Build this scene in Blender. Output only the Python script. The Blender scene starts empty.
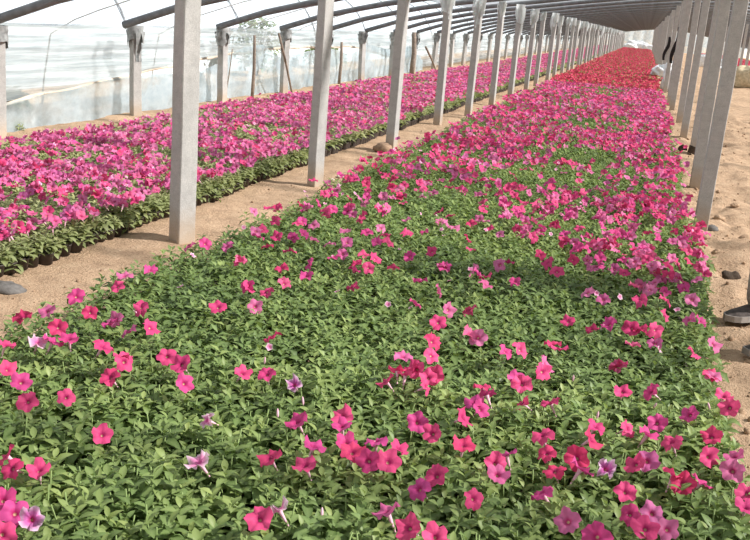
import bpy, math, random
import numpy as np
from mathutils import Matrix, Vector

random.seed(11)
rng = np.random.default_rng(11)
sc = bpy.context.scene
COL = sc.collection
PI = math.pi

# ------------------------------------------------------------------ camera
F, PITCH, ROLL, YAW, CAMZ = 922.35, 0.268314, 0.0800586, 0.2584485, 1.5
fw = np.array([-math.sin(YAW) * math.cos(PITCH), math.cos(YAW) * math.cos(PITCH), -math.sin(PITCH)])
r0 = np.array([math.cos(YAW), math.sin(YAW), 0.0]); u0 = np.cross(r0, fw)
cr, sr = math.cos(ROLL), math.sin(ROLL)
RT = cr * r0 + sr * u0; UP = -sr * r0 + cr * u0
cd = bpy.data.cameras.new('camera'); cam = bpy.data.objects.new('camera', cd); COL.objects.link(cam)
cd.sensor_width = 36; cd.lens = 36 * F / 750; cd.clip_end = 600; cd.clip_start = 0.05
m = Matrix.Identity(4)
for i in range(3):
    m[i][0], m[i][1], m[i][2] = RT[i], UP[i], -fw[i]
m[2][3] = CAMZ
cam.matrix_world = m
sc.camera = cam


def ground(x, y, z=0.0):
    """the place on the level z that the photograph shows at (x, y)"""
    d = fw + RT * (x - 375) / F + UP * (270 - y) / F
    t = (z - CAMZ) / d[2]
    return np.array([0, 0, CAMZ]) + t * d


def proj(P):
    d = np.asarray(P, float) - np.array([0, 0, CAMZ])
    z = d @ fw
    return 375 + F * (d @ RT) / z, 270 - F * (d @ UP) / z, z


# ------------------------------------------------------------------ words
ONES = 'zeroth first second third fourth fifth sixth seventh eighth ninth tenth eleventh twelfth thirteenth fourteenth fifteenth sixteenth seventeenth eighteenth nineteenth twentieth'.split()
CARD = 'no one two three four five six seven eight nine ten'.split()
TENS = ['', '', 'twenty', 'thirty', 'forty', 'fifty', 'sixty', 'seventy', 'eighty', 'ninety']


def ordinal(n):
    if n <= 20:
        return ONES[n]
    t, o = divmod(n, 10)
    return TENS[t][:-1] + 'ieth' if o == 0 else TENS[t] + '-' + ONES[o]


def tag(o, label=None, cat=None, group=None, kind=None):
    if label: o['label'] = label
    if cat: o['category'] = cat
    if group: o['group'] = group
    if kind: o['kind'] = kind
    return o


# ------------------------------------------------------------------ materials
class NT:
    def __init__(s, name):
        s.m = bpy.data.materials.new(name); s.m.use_nodes = True
        s.t = s.m.node_tree; s.t.nodes.clear()
        s.out = s.n('ShaderNodeOutputMaterial')

    def n(s, typ, **kw):
        nd = s.t.nodes.new(typ)
        for k, v in kw.items():
            if k.startswith('_'):
                setattr(nd, k[1:], v)
            else:
                nd.inputs[k].default_value = v
        return nd

    def l(s, a, b): s.t.links.new(a, b)

    def ramp(s, fac, stops):
        r = s.n('ShaderNodeValToRGB'); e = r.color_ramp.elements
        e[0].position, e[0].color = stops[0][0], (*stops[0][1], 1)
        e[1].position, e[1].color = stops[-1][0], (*stops[-1][1], 1)
        for p, c in stops[1:-1]:
            k = e.new(p); k.color = (*c, 1)
        s.l(fac, r.inputs[0]); return r.outputs[0]

    def coords(s, scale=(1, 1, 1)):
        tc = s.n('ShaderNodeTexCoord'); mp = s.n('ShaderNodeMapping'); mp.inputs['Scale'].default_value = scale
        s.l(tc.outputs['Object'], mp.inputs['Vector']); return mp.outputs[0]

    def noise(s, scale, detail=4, rough=.55, vec=None):
        n = s.n('ShaderNodeTexNoise', Scale=scale, Detail=detail, Roughness=rough)
        s.l(vec if vec is not None else s.coords(), n.inputs['Vector']); return n.outputs['Fac']

    def mix(s, fac, a, b, mode='MIX'):
        x = s.n('ShaderNodeMixRGB', _blend_type=mode)
        for v, k in ((fac, 0), (a, 1), (b, 2)):
            if hasattr(v, 'links') or hasattr(v, 'is_linked'): s.l(v, x.inputs[k])
            else: x.inputs[k].default_value = v if k == 0 else (*v, 1)
        return x.outputs[0]

    def math(s, op, a, b):
        x = s.n('ShaderNodeMath', _operation=op)
        for v, k in ((a, 0), (b, 1)):
            if hasattr(v, 'is_linked'): s.l(v, x.inputs[k])
            else: x.inputs[k].default_value = v
        return x.outputs[0]

    def bump(s, h, strength, dist=.01):
        b = s.n('ShaderNodeBump', Strength=strength, Distance=dist); s.l(h, b.inputs['Height']); return b.outputs[0]

    def pbsdf(s, col, rough=.8, normal=None, spec=.3):
        p = s.n('ShaderNodeBsdfPrincipled', Roughness=rough)
        p.inputs['Specular IOR Level'].default_value = spec
        if hasattr(col, 'is_linked'): s.l(col, p.inputs['Base Color'])
        else: p.inputs['Base Color'].default_value = (*col, 1)
        if normal is not None: s.l(normal, p.inputs['Normal'])
        return p

    def done(s, sh):
        s.l(sh.outputs[0] if hasattr(sh, 'outputs') else sh, s.out.inputs['Surface']); return s.m


def plain(name, col, rough=.8, var=.25, scale=20, bump=0.0, spec=.3):
    t = NT(name); nz = t.noise(scale)
    c = t.ramp(nz, [(.25, tuple(v * (1 - var) for v in col)), (.75, tuple(min(1, v * (1 + var)) for v in col))])
    return t.done(t.pbsdf(c, rough, t.bump(nz, bump) if bump else None, spec))


def leaf_material(name, a, b, c, trans=.28, rough=.5):
    t = NT(name)
    at = t.n('ShaderNodeAttribute', _attribute_name='tint'); oi = t.n('ShaderNodeObjectInfo')
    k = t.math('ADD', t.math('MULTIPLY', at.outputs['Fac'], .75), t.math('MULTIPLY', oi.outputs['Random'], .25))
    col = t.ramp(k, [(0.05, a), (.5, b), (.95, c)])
    pr = t.n('ShaderNodeAttribute', _attribute_name='pr')
    col = t.mix(t.math('MULTIPLY', t.math('SUBTRACT', 1.0, pr.outputs['Fac']), .22), col, (.42, .5, .22))
    p = t.pbsdf(col, rough, None, .35)
    tr = t.n('ShaderNodeBsdfTranslucent'); t.l(t.mix(.5, col, (.36, .48, .08), 'MIX'), tr.inputs['Color'])
    mx = t.n('ShaderNodeMixShader', Fac=trans); t.l(p.outputs[0], mx.inputs[1]); t.l(tr.outputs[0], mx.inputs[2])
    return t.done(mx)


def petal_material(name, stops, throat=(.58, .40, .24), deep=(.42, .01, .12), rim=None, trans=.3):
    t = NT(name)
    at = t.n('ShaderNodeAttribute', _attribute_name='tint'); oi = t.n('ShaderNodeObjectInfo')
    k = t.math('FRACT', t.math('ADD', at.outputs['Fac'], t.math('MULTIPLY', oi.outputs['Random'], .9)), 0.0)
    col = t.ramp(k, stops)
    pr = t.n('ShaderNodeAttribute', _attribute_name='pr')
    f1 = t.ramp(pr.outputs['Fac'], [(.12, (1, 1, 1)), (.42, (0, 0, 0))])
    col = t.mix(f1, col, deep)
    f2 = t.ramp(pr.outputs['Fac'], [(.06, (1, 1, 1)), (.15, (0, 0, 0))])
    col = t.mix(f2, col, throat)
    if rim:
        f3 = t.ramp(pr.outputs['Fac'], [(.55, (0, 0, 0)), (.95, (1, 1, 1))])
        col = t.mix(t.math('MULTIPLY', f3, .75), col, rim)
    p = t.pbsdf(col, .6, None, .2)
    tr = t.n('ShaderNodeBsdfTranslucent'); t.l(col, tr.inputs['Color'])
    mx = t.n('ShaderNodeMixShader', Fac=trans); t.l(p.outputs[0], mx.inputs[1]); t.l(tr.outputs[0], mx.inputs[2])
    return t.done(mx)


def film_material(name, tint, clear=.6, streak=(1, 1, 1), dust=(.80, .78, .72), lo=.2, hi=.8, spec_rough=.25, dull_tint=None):
    """greenhouse polythene: part see-through, part milky, with dusty streaks that also paint in crease shading"""
    t = NT(name)
    nz = t.noise(1.0, 6, .65, t.coords(streak))
    fac = t.ramp(nz, [(.3, (lo,) * 3), (.72, (hi,) * 3)])
    tp = t.n('ShaderNodeBsdfTransparent'); tp.inputs['Color'].default_value = (*tint, 1)
    tl = t.n('ShaderNodeBsdfTranslucent'); tl.inputs['Color'].default_value = (*[min(1, .93 * v) for v in tint], 1)
    df = t.n('ShaderNodeBsdfDiffuse'); df.inputs['Color'].default_value = (*dust, 1)
    if dull_tint:      # streaks painted into the colour for crease shading and to dull the glow
        n2 = t.noise(2.2, 7, .7, t.coords(streak))
        gc = t.ramp(n2, [(.40, dull_tint), (.72, tuple(min(1, .95 * v) for v in tint))])
        t.l(gc, tl.inputs['Color']); t.l(gc, df.inputs['Color']); t.l(t.mix(.6, gc, tint), tp.inputs['Color'])
    gl = t.n('ShaderNodeBsdfGlossy', Roughness=spec_rough); gl.inputs['Color'].default_value = (.9, .95, 1, 1)
    milky = t.n('ShaderNodeMixShader', Fac=.28); t.l(tl.outputs[0], milky.inputs[1]); t.l(df.outputs[0], milky.inputs[2])
    a = t.n('ShaderNodeMixShader'); t.l(t.math('MULTIPLY', fac, 1 - clear + .4), a.inputs[0])
    t.l(tp.outputs[0], a.inputs[1]); t.l(milky.outputs[0], a.inputs[2])
    b = t.n('ShaderNodeMixShader', Fac=.05); t.l(a.outputs[0], b.inputs[1]); t.l(gl.outputs[0], b.inputs[2])
    return t.done(b)


M = {}


def make_materials():
    # sandy soil: tan with darker and dusty pale patches
    t = NT('sandy_soil'); v = t.coords()
    big, mid, fine = t.noise(.9, 5, .6, v), t.noise(7, 6, .65, v), t.noise(60, 4, .7, v)
    c = t.ramp(big, [(.3, (.30, .19, .118)), (.5, (.47, .31, .195)), (.7, (.59, .41, .265))])
    c = t.mix(.55, c, t.ramp(mid, [(.3, (.17, .10, .06)), (.5, (.51, .335, .21)), (.72, (.70, .51, .34))]))
    c = t.mix(.35, c, t.ramp(fine, [(.3, (.26, .175, .11)), (.7, (.62, .47, .32))]))
    h = t.math('ADD', t.math('MULTIPLY', mid, .6), t.math('MULTIPLY', fine, .4))
    M['soil'] = t.done(t.pbsdf(c, .95, t.bump(h, .9, .05), .1))
    # concrete posts: grey with a warm cast, sand-stained at the foot, fine pitting
    t = NT('concrete'); v = t.coords()
    a, b = t.noise(14, 6, .7, v), t.noise(130, 3, .7, v)
    c = t.ramp(a, [(.25, (.30, .29, .27)), (.5, (.43, .415, .39)), (.78, (.56, .54, .50))])
    c = t.mix(.4, c, t.ramp(b, [(.3, (.24, .235, .22)), (.7, (.58, .56, .53))]))
    sx = t.n('ShaderNodeSeparateXYZ'); t.l(v, sx.inputs[0])
    f = t.ramp(t.math('ADD', sx.outputs[2], t.math('MULTIPLY', a, .2)), [(.08, (.7, .7, .7)), (.35, (0, 0, 0))])
    c = t.mix(f, c, (.50, .35, .21))
    M['concrete'] = t.done(t.pbsdf(c, .92, t.bump(t.math('ADD', a, b), .5, .006), .15))
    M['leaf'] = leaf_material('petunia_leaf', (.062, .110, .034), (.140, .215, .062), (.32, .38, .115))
    M['leaf_wall'] = leaf_material('petunia_leaf_pale', (.13, .16, .06), (.24, .27, .115), (.40, .40, .19))
    M['stem'] = plain('green_stem', (.22, .30, .10), .6, .2)
    M['pink'] = petal_material('pink_petal', [(0, (.66, .06, .20)), (.35, (.74, .085, .23)), (.6, (.68, .05, .15)), (.8, (.62, .08, .29)), (1, (.67, .06, .21))])
    M['magenta'] = petal_material('magenta_petal', [(0, (.62, .14, .31)), (.3, (.70, .20, .38)), (.6, (.55, .13, .33)), (.82, (.70, .12, .25)), (1, (.63, .14, .32))])
    M['wilted'] = petal_material('wilted_petal', [(0, (.50, .09, .36)), (.5, (.60, .16, .42)), (1, (.50, .12, .40))], rim=(.75, .6, .68))
    M['pale'] = petal_material('pale_petal', [(0, (.80, .25, .45)), (1, (.78, .28, .5))], deep=(.7, .1, .35), rim=(.85, .72, .75))
    M['red'] = petal_material('red_petal', [(0, (.58, .055, .10)), (.35, (.66, .075, .14)), (.7, (.52, .07, .09)), (1, (.63, .06, .15))], deep=(.5, .02, .03))
    M['tube'] = plain('flower_tube', (.72, .42, .50), .6, .15)
    M['pot'] = plain('black_pot_plastic', (.060, .048, .042), .5, .4, 40, .15)
    M['potsoil'] = plain('potting_soil', (.07, .05, .035), .95, .4, 90, .5)
    M['rafter'] = plain('weathered_steel', (.17, .175, .18), .6, .3, 12)
    M['bamboo'] = plain('dry_bamboo', (.34, .28, .20), .7, .25, 20)
    M['wood'] = plain('weathered_wood', (.24, .19, .15), .85, .35, 25, .3)
    M['rock'] = plain('earth_clod', (.30, .20, .13), .95, .4, 25, .8)
    M['stone'] = plain('grey_stone', (.13, .12, .11), .9, .4, 30, .6)
    M['roof'] = film_material('roof_film', (.92, .95, .99), .62, (.35, 2.6, 1), lo=.08, hi=.6, dull_tint=(.44, .47, .52))
    M['wallfilm'] = film_material('side_film', (.93, .97, .97), .38, (1.5, .22, 9.0), dust=(.84, .90, .92), lo=.35, hi=1.0, dull_tint=(.36, .40, .41))
    M['skirt'] = film_material('skirt_film', (.88, .95, .97), .15, (2, 1.2, 1.8), dust=(.82, .91, .94), lo=.3, hi=1.0, dull_tint=(.60, .71, .76))
    M['tunnel'] = plain('backdrop_tunnel_cover', (.46, .52, .56), .5, .1, 3)
    M['roll'] = plain('dusty_film_roll', (.55, .46, .36), .6, .25, 6, .5)
    M['rag'] = film_material('film_rag', (.90, .93, .92), .35, (12, 12, 3), dust=(.80, .82, .80), lo=.5, hi=1.0)
    M['greyrag'] = plain('grey_dusty_film', (.30, .31, .30), .6, .5, 18, .5)
    M['sack'] = plain('white_woven_sack', (.74, .76, .76), .7, .18, 8, .5)
    M['bluesack'] = plain('pale_blue_sack', (.50, .62, .72), .7, .2, 8, .5)
    M['tansack'] = plain('tan_burlap', (.50, .42, .28), .9, .35, 12, .6)
    M['debris'] = plain('dry_clods', (.36, .24, .15), .95, .5, 9, .8)
    M['black'] = plain('black_cloth', (.025, .022, .022), .9, .4, 20)
    M['trouser'] = plain('grey_trouser_cloth', (.32, .28, .24), .9, .2, 30, .2)
    M['shirt'] = plain('blue_work_shirt', (.12, .17, .27), .9, .2, 30)
    M['skin'] = plain('skin', (.52, .31, .21), .55, .08, 12)
    M['hair'] = plain('black_hair', (.015, .012, .01), .5, .3, 60)
    M['shoe'] = plain('dark_shoe_fabric', (.075, .062, .055), .85, .4, 40, .4)
    M['sole'] = plain('shoe_sole', (.30, .27, .24), .8, .2, 30)
    M['eye'] = plain('eye_white', (.8, .78, .75), .3, .05)
    M['bush'] = leaf_material('bush_leaf', (.05, .09, .04), (.10, .16, .07), (.18, .24, .10))


make_materials()

# ------------------------------------------------------------------ mesh helpers


class MB:
    """collects shapes for ONE mesh"""
    def __init__(s): s.v, s.f, s.mi, s.tint, s.pr = [], [], [], [], []

    def add(s, V, Fc, mi=0, tint=.5, pr=1.0):
        b = len(s.v); V = [tuple(map(float, p)) for p in V]; s.v += V
        s.f += [tuple(b + i for i in f) for f in Fc]; s.mi += [mi] * len(Fc)
        s.tint += [tint] * len(V) if np.isscalar(tint) else list(tint)
        s.pr += [pr] * len(V) if np.isscalar(pr) else list(pr)
        return s

    def tube(s, pts, rad, seg=8, mi=0, cap=True, sx=1.0, square=False, **kw):
        pts = [Vector(p) for p in pts]; n = len(pts)
        rad = [rad] * n if np.isscalar(rad) else rad
        ref = None; V = []
        for i, p in enumerate(pts):
            d = (pts[min(i + 1, n - 1)] - pts[max(i - 1, 0)]).normalized()
            if ref is None: ref = d.orthogonal().normalized()
            ref = (ref - d * ref.dot(d)).normalized(); bi = d.cross(ref)
            for k in range(seg):
                a = 2 * PI * k / seg
                V.append(p + ref * math.cos(a) * rad[i] * sx + bi * math.sin(a) * rad[i])
        Fc = [(i * seg + k, i * seg + (k + 1) % seg, (i + 1) * seg + (k + 1) % seg, (i + 1) * seg + k) for i in range(n - 1) for k in range(seg)]
        if cap: Fc += [tuple(range(seg))[::-1], tuple((n - 1) * seg + k for k in range(seg))]
        return s.add(V, Fc, mi, **kw)

    def lathe(s, prof, seg=20, mi=0, closed=False):
        V = [(r * math.cos(2 * PI * k / seg), r * math.sin(2 * PI * k / seg), z) for r, z in prof for k in range(seg)]
        Fc = [(i * seg + k, i * seg + (k + 1) % seg, (i + 1) * seg + (k + 1) % seg, (i + 1) * seg + k) for i in range(len(prof) - 1) for k in range(seg)]
        if closed: Fc += [tuple(range(seg))[::-1], tuple((len(prof) - 1) * seg + k for k in range(seg))]
        return s.add(V, Fc, mi)

    def grid(s, fn, nu, nv, mi=0):
        V = [fn(i / nu, j / nv) for i in range(nu + 1) for j in range(nv + 1)]
        Fc = [(i * (nv + 1) + j, (i + 1) * (nv + 1) + j, (i + 1) * (nv + 1) + j + 1, i * (nv + 1) + j + 1) for i in range(nu) for j in range(nv)]
        return s.add(V, Fc, mi)

    def mesh(s, name, mats, smooth=True):
        me = bpy.data.meshes.new(name); me.from_pydata(s.v, [], s.f)
        for mt in (mats if isinstance(mats, (list, tuple)) else [mats]): me.materials.append(mt)
        me.polygons.foreach_set('material_index', s.mi)
        if smooth: me.polygons.foreach_set('use_smooth', [True] * len(s.f))
        for nm, val in (('tint', s.tint), ('pr', s.pr)):
            a = me.attributes.new(nm, 'FLOAT', 'POINT'); a.data.foreach_set('value', val)
        me.update(); return me


def link(name, data, parent=None, loc=(0, 0, 0), rot=(0, 0, 0), scale=1.0):
    o = bpy.data.objects.new(name, data); COL.objects.link(o)
    if parent: o.parent = parent
    o.location = loc; o.rotation_euler = rot
    o.scale = (scale,) * 3 if np.isscalar(scale) else scale
    return o


def copy_tree(src, parent=None):
    c = src.copy(); COL.objects.link(c); c.parent = parent
    for ch in list(src.children): copy_tree(ch, c)
    return c


# lattice noise
_perm = rng.random((256, 256))


def vnoise(x, y):
    x = np.asarray(x, float); y = np.asarray(y, float)
    xi, yi = np.floor(x).astype(int), np.floor(y).astype(int)
    fx, fy = x - xi, y - yi; fx = fx * fx * (3 - 2 * fx); fy = fy * fy * (3 - 2 * fy)
    g = lambda a, b: _perm[a % 256, b % 256]
    return (g(xi, yi) * (1 - fx) + g(xi + 1, yi) * fx) * (1 - fy) + (g(xi, yi + 1) * (1 - fx) + g(xi + 1, yi + 1) * fx) * fy


def fnoise(x, y, o=4):
    return sum(vnoise(x * 2 ** k + 17 * k, y * 2 ** k + 31 * k) * .5 ** k for k in range(o)) / sum(.5 ** k for k in range(o))


def lump(name, r, mat, seed, squash=(1, 1, .7), rough=.3, seg=14, rings=9):
    """an irregular clod or stone, flat underneath"""
    s_ = np.random.default_rng(seed); off = s_.random(2) * 90
    mb = MB(); V = []; Fc = []
    for i in range(rings + 1):
        th = PI * i / rings
        for k in range(seg):
            ph = 2 * PI * k / seg
            d = np.array([math.sin(th) * math.cos(ph), math.sin(th) * math.sin(ph), math.cos(th)])
            q = 1 + rough * 2 * (fnoise(off[0] + d[0] * 1.6 + d[2], off[1] + d[1] * 1.6 - d[2], 3) - .5)
            p = d * r * q * np.array(squash); p[2] = max(p[2], -r * squash[2] * .35)
            V.append(p)
    for i in range(rings):
        for k in range(seg):
            Fc.append((i * seg + k, i * seg + (k + 1) % seg, (i + 1) * seg + (k + 1) % seg, (i + 1) * seg + k))
    mb.add(V, Fc); return mb.mesh(name, mat)


# ------------------------------------------------------------------ the setting
Y_END = 122.0
SP, Y0 = 2.58, 5.31
WALL_X, LROW, RROW, RROW2 = -6.22, -2.716, .75, 4.3


def berm(x):
    return .10 * math.exp(-((x + 6.25) / .45) ** 2)


def gz(x, y):
    """height of the soil"""
    x = np.asarray(x, float); y = np.asarray(y, float)
    h = .05 * (fnoise(x * 1.1 + 40, y * 1.1 + 9, 5) - .5) + .035 * (fnoise(x * 6 + 3, y * 6 + 70, 3) - .5)
    rough = np.clip((x - .45) / .3, 0, 1) * np.clip((6 - x) / 2, 0, 1)
    h = h + rough * .13 * (fnoise(x * 3 + 5, y * 3 + 50, 4) - .5) + rough * .09 * (fnoise(x * 8 + 15, y * 8 + 20, 2) - .5)
    return h + .03 * np.exp(-((x + 6.2) / .42) ** 2) * (.7 + .6 * fnoise(x * 2 + 8, y * 2, 3)) - .012


def build_floor():
    xs = np.concatenate([np.arange(-90, -12, 6), np.arange(-12, -6.8, .5), np.arange(-6.8, -5.4, .12), np.arange(-5.4, -3.3, .3), np.arange(-3.3, -2.05, .05),
                         np.arange(-2.05, .35, .3), np.arange(.35, 2.4, .05), np.arange(2.4, 6, .3), np.arange(6, 14, 1), np.arange(14, 90, 8)])
    ys = np.concatenate([np.arange(-30, 1, 3), np.arange(1, 10, .06), np.arange(10, 20, .12), np.arange(20, 40, .4), np.arange(40, 125, 2.5), np.arange(125, 300, 20)])
    X, Y = np.meshgrid(xs, ys, indexing='ij'); Z = gz(X, Y)
    V = np.stack([X, Y, Z], -1).reshape(-1, 3); nx, ny = X.shape
    i, j = np.meshgrid(np.arange(nx - 1), np.arange(ny - 1), indexing='ij'); a = (i * ny + j).ravel()
    Fc = np.stack([a, a + ny, a + ny + 1, a + 1], -1)
    me = bpy.data.meshes.new('floor'); me.from_pydata(V.tolist(), [], Fc.tolist()); me.materials.append(M['soil'])
    me.polygons.foreach_set('use_smooth', [True] * len(Fc)); me.update()
    tag(link('floor', me), 'bare sandy tan soil under the flower beds and along the paths', 'floor', kind='structure')


build_floor()

ARCH = [(-6.36, 1.06), (-6.22, 1.14), (-5.4, 1.43), (-4.4, 1.69), (-3.5, 1.87), (-2.716, 2.0), (-1.6, 2.19), (-.5, 2.36), (.75, 2.52), (2.5, 2.62)]
ARCH = ARCH + [(5.0 - x, z) for x, z in ARCH[::-1][1:]]
AX, AZ = np.array([a[0] for a in ARCH]), np.array([a[1] for a in ARCH])


def arch_z(x): return float(np.interp(x, AX, AZ))


def build_films():
    # roof film lying over the rafters, sagging a little between frames
    mb = MB(); nu, nv = 44, 200
    def roof(u, v):
        x = -6.36 + u * (5.0 + 2 * 6.36); y = -4 + v * (Y_END + 4)
        sag = .03 * (.5 - .5 * math.cos(2 * PI * (y - Y0) / SP)) + .02 * (float(fnoise(x * 2, y * 1.3, 2)) - .5)
        return (x, y, arch_z(x) + .085 - sag)
    mb.grid(roof, nu, nv)
    tag(link('ceiling', mb.mesh('ceiling', M['roof'])), 'milky translucent plastic film roof stretched over the arched rafters', 'roof', kind='structure')
    # side film: from the eave down to its rolled-up lower edge
    def edge(y):
        return float(np.interp(y, [-4, 7, 8.4, 10.7, 13.3, 16, 21, 24, 27, 130], [.22, .24, .30, .47, .68, .80, .78, .5, .1, .08]))
    mb = MB(); nu, nv = 170, 34
    ys = np.concatenate([np.linspace(-4, 5, 12), np.linspace(5.3, 30, 130), np.linspace(30.6, Y_END, 60)])
    def side(u, v):
        y = float(np.interp(u, np.linspace(0, 1, len(ys)), ys)); e = edge(y); z = e + (1.13 - e) * v
        w = max(0.0, math.sin(PI * v)) ** .5 * (.15 * (float(fnoise(y * .35, z * 9, 3)) - .5) + .05 * (float(fnoise(y * 1.2 + 8, z * 22, 2)) - .5))
        return (-6.48 - .05 * math.sin(PI * v) + w, y, z)
    mb.grid(side, len(ys) - 1, nv)
    tag(link('wall_left', mb.mesh('wall_left', M['wallfilm'])), 'milky plastic side film hanging in horizontal creases behind the wall posts', 'wall', kind='structure')
    mb = MB()
    pts = [(-6.48 + .02 * math.sin(y * 3.1), y, edge(y) - .01 + .012 * math.sin(y * 5)) for y in np.arange(4, 26, .25)]
    mb.tube(pts, [.020 + .006 * math.sin(i * 1.7) for i in range(len(pts))], 8)
    tag(link('trim_1', mb.mesh('trim_1', M['roll'])), 'dusty tan rolled-up lower edge of the plastic side film', 'film roll', kind='structure')
    # the loose bluish skirt sheet at the foot of the wall
    def top(y):
        return float(np.interp(y, [-4, 7, 9, 10.6, 11.5, 12.8, 13.8, 14.6, 15.4, 16.2, 17.5, 19, 20.5, 22, 24, 26, 28],
                               [.24, .28, .34, .47, .50, .46, .62, .84, .86, .62, .70, .78, .62, .82, .66, .75, .3]))
    mb = MB()
    def skirt(u, v):
        y = 3 + u * 25; t = top(y); z = -.06 + (t + .06) * v
        f = .03 * math.sin(y * 5 + 6 * float(fnoise(y * .8, z * 2 + 3, 3))) + .10 * (float(fnoise(y * 1.5, z * 4, 3)) - .5)
        return (-6.41 + f, y, z)
    mb.grid(skirt, 260, 12)
    tag(link('wall_left.001', mb.mesh('skirt_film', M['skirt'])), 'crumpled bluish plastic skirt sheet lying along the foot of the side wall', 'wall', kind='structure')
    # the far end and the other side
    mb = MB()
    def endw(u, v):
        x = -6.36 + u * (5 + 2 * 6.36); z = v * arch_z(x)
        return (x, Y_END + .08 * math.sin(x * 5), z)
    mb.grid(endw, 40, 8)
    tag(link('wall_far', mb.mesh('wall_far', M['skirt'])), 'pale plastic film closing the far end of the greenhouse', 'wall', kind='structure')
    mb = MB()
    mb.grid(lambda u, v: (11.36 + .05 * math.sin(v * 20 + u * 40), -4 + u * (Y_END + 4), .05 + v * 1.1), 120, 10)
    tag(link('wall_right', mb.mesh('wall_right', M['wallfilm'])), 'milky plastic film side wall beyond the bare soil', 'wall', kind='structure')


build_films()

# plastic tunnel added beyond the side wall so the background reads pale
mb = MB()
mb.grid(lambda u, v: (-12.6 + 3.4 * math.cos(PI * v), -8 + u * 130, 2.6 * abs(math.sin(PI * v)) ** .75 + .03 * math.cos(2 * PI * u * 50) - .05), 200, 20)
o = link('backdrop_tunnel', None)
link('cover', mb.mesh('cover', M['tunnel']), o)
for k in range(14):
    y = -5 + k * 5.2; mb = MB(); mb.tube([(-12.6 + 3.42 * math.cos(PI * v), y, 2.62 * abs(math.sin(PI * v)) ** .75 - .03) for v in np.linspace(0, 1, 25)], .02, 6)
    link('hoop', mb.mesh('hoop', M['rafter']), o)
tag(o, 'added white plastic-covered tunnel, a pale backdrop outside the side film', 'tunnel greenhouse')

# ------------------------------------------------------------------ rafters
NF = int((Y_END - Y0) / SP) + 1


def build_rafters():
    xs = np.linspace(-6.19, 11.19, 47)
    mb = MB(); mb.tube([(x, 0, arch_z(x)) for x in xs], .046, 8)
    me = mb.mesh('roof_rafter', M['rafter'])
    for n in range(-2, NF):
        y = Y0 + SP * n
        o = link('roof_rafter', me, loc=(0, y + .06 * math.sin(n * 2.3), 0), rot=(0, 0, .004 * math.sin(n * 5.1)))
        if n < 0:
            lab, g = 'grey arched roof rafter above the near end of the beds, before the first post', 'rafters before the first post'
        elif n < 22:
            lab, g = f'grey arched roof rafter carried by the {ordinal(n + 1)} post of the path row', 'arched roof rafters'
        else:
            lab, g = 'thin grey roof rafter far down the greenhouse above the red flowers', 'distant roof rafters'
        tag(o, lab, 'rafter', g)
    # thin intermediate poles under the film, only over the near bay
    for k, (n, nm) in enumerate([(1, 'first'), (2, 'second'), (3, 'third'), (4, 'fourth')]):
        y = Y0 + SP * (n + .70)
        mb = MB(); pts = [(-6.80, y - .12, .0), (-6.78, y - .05, .5), (-6.72, y, 1.0)] + [(x, y, arch_z(x) + .125) for x in np.linspace(-6.40, -2.2, 14)]
        mb.tube(pts, .008, 6)
        tag(link('bamboo_hoop', mb.mesh('bamboo_hoop', M['bamboo'])), f'thin bent bamboo hoop outside the side film, {nm} from the near end', 'hoop', 'bamboo hoops of the side wall')


build_rafters()

# ------------------------------------------------------------------ posts


def post_mesh(h, w, seed):
    """square cast concrete post, chamfered, slightly uneven, sunk in the soil"""
    s_ = np.random.default_rng(seed); mb = MB(); c = .09; n = 10
    V = []
    sec = [(-1, -1 + c), (-1 + c, -1), (1 - c, -1), (1, -1 + c), (1, 1 - c), (1 - c, 1), (-1 + c, 1), (-1, 1 - c)]
    for i in range(n + 1):
        z = -.10 + (h + .10) * i / n; k = w / 2 * (1 + .04 * (s_.random() - .5)) * (1.03 - .06 * i / n)
        ox, oy = (s_.random(2) - .5) * .004
        V += [(ox + a * k, oy + b * k, z) for a, b in sec]
    Fc = [(i * 8 + k, i * 8 + (k + 1) % 8, (i + 1) * 8 + (k + 1) % 8, (i + 1) * 8 + k) for i in range(n) for k in range(8)]
    Fc += [tuple(range(8))[::-1], tuple(n * 8 + k for k in range(8))]
    mb.add(V, Fc); return mb.mesh('concrete_post', M['concrete'], smooth=False)


def wrap_mesh(seed, w, mat, drop=.25):
    """film wound round a post head with torn ends hanging down"""
    s_ = np.random.default_rng(seed); mb = MB(); off = s_.random() * 50
    def body(u, v):
        a = 2 * PI * u; r = w * (.80 + .28 * float(fnoise(off + 3 * math.cos(a), 3 * math.sin(a) + v * 3, 3)))
        lo = -drop * (.45 + .55 * float(vnoise(off + u * 7, 2)))
        return (r * math.cos(a), r * math.sin(a), .03 + (lo - .03) * v)
    mb.grid(body, 18, 7)
    for k in range(3):
        a = s_.random() * 6.28; L = drop * (.7 + .9 * s_.random()); wd = .025 + .03 * s_.random()
        def strip(u, v):
            z = -.03 - L * v; sw = .03 * math.sin(4 * v + k) * v
            rr = w * .95 + .02 * math.sin(5 * v + 2 * u) + sw
            t = (u - .5) * wd * 2 * (1 - .5 * v)
            return (rr * math.cos(a) - t * math.sin(a), rr * math.sin(a) + t * math.cos(a), z)
        mb.grid(strip, 3, 6)
    return mb.mesh('plastic_wrap', mat)


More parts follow.
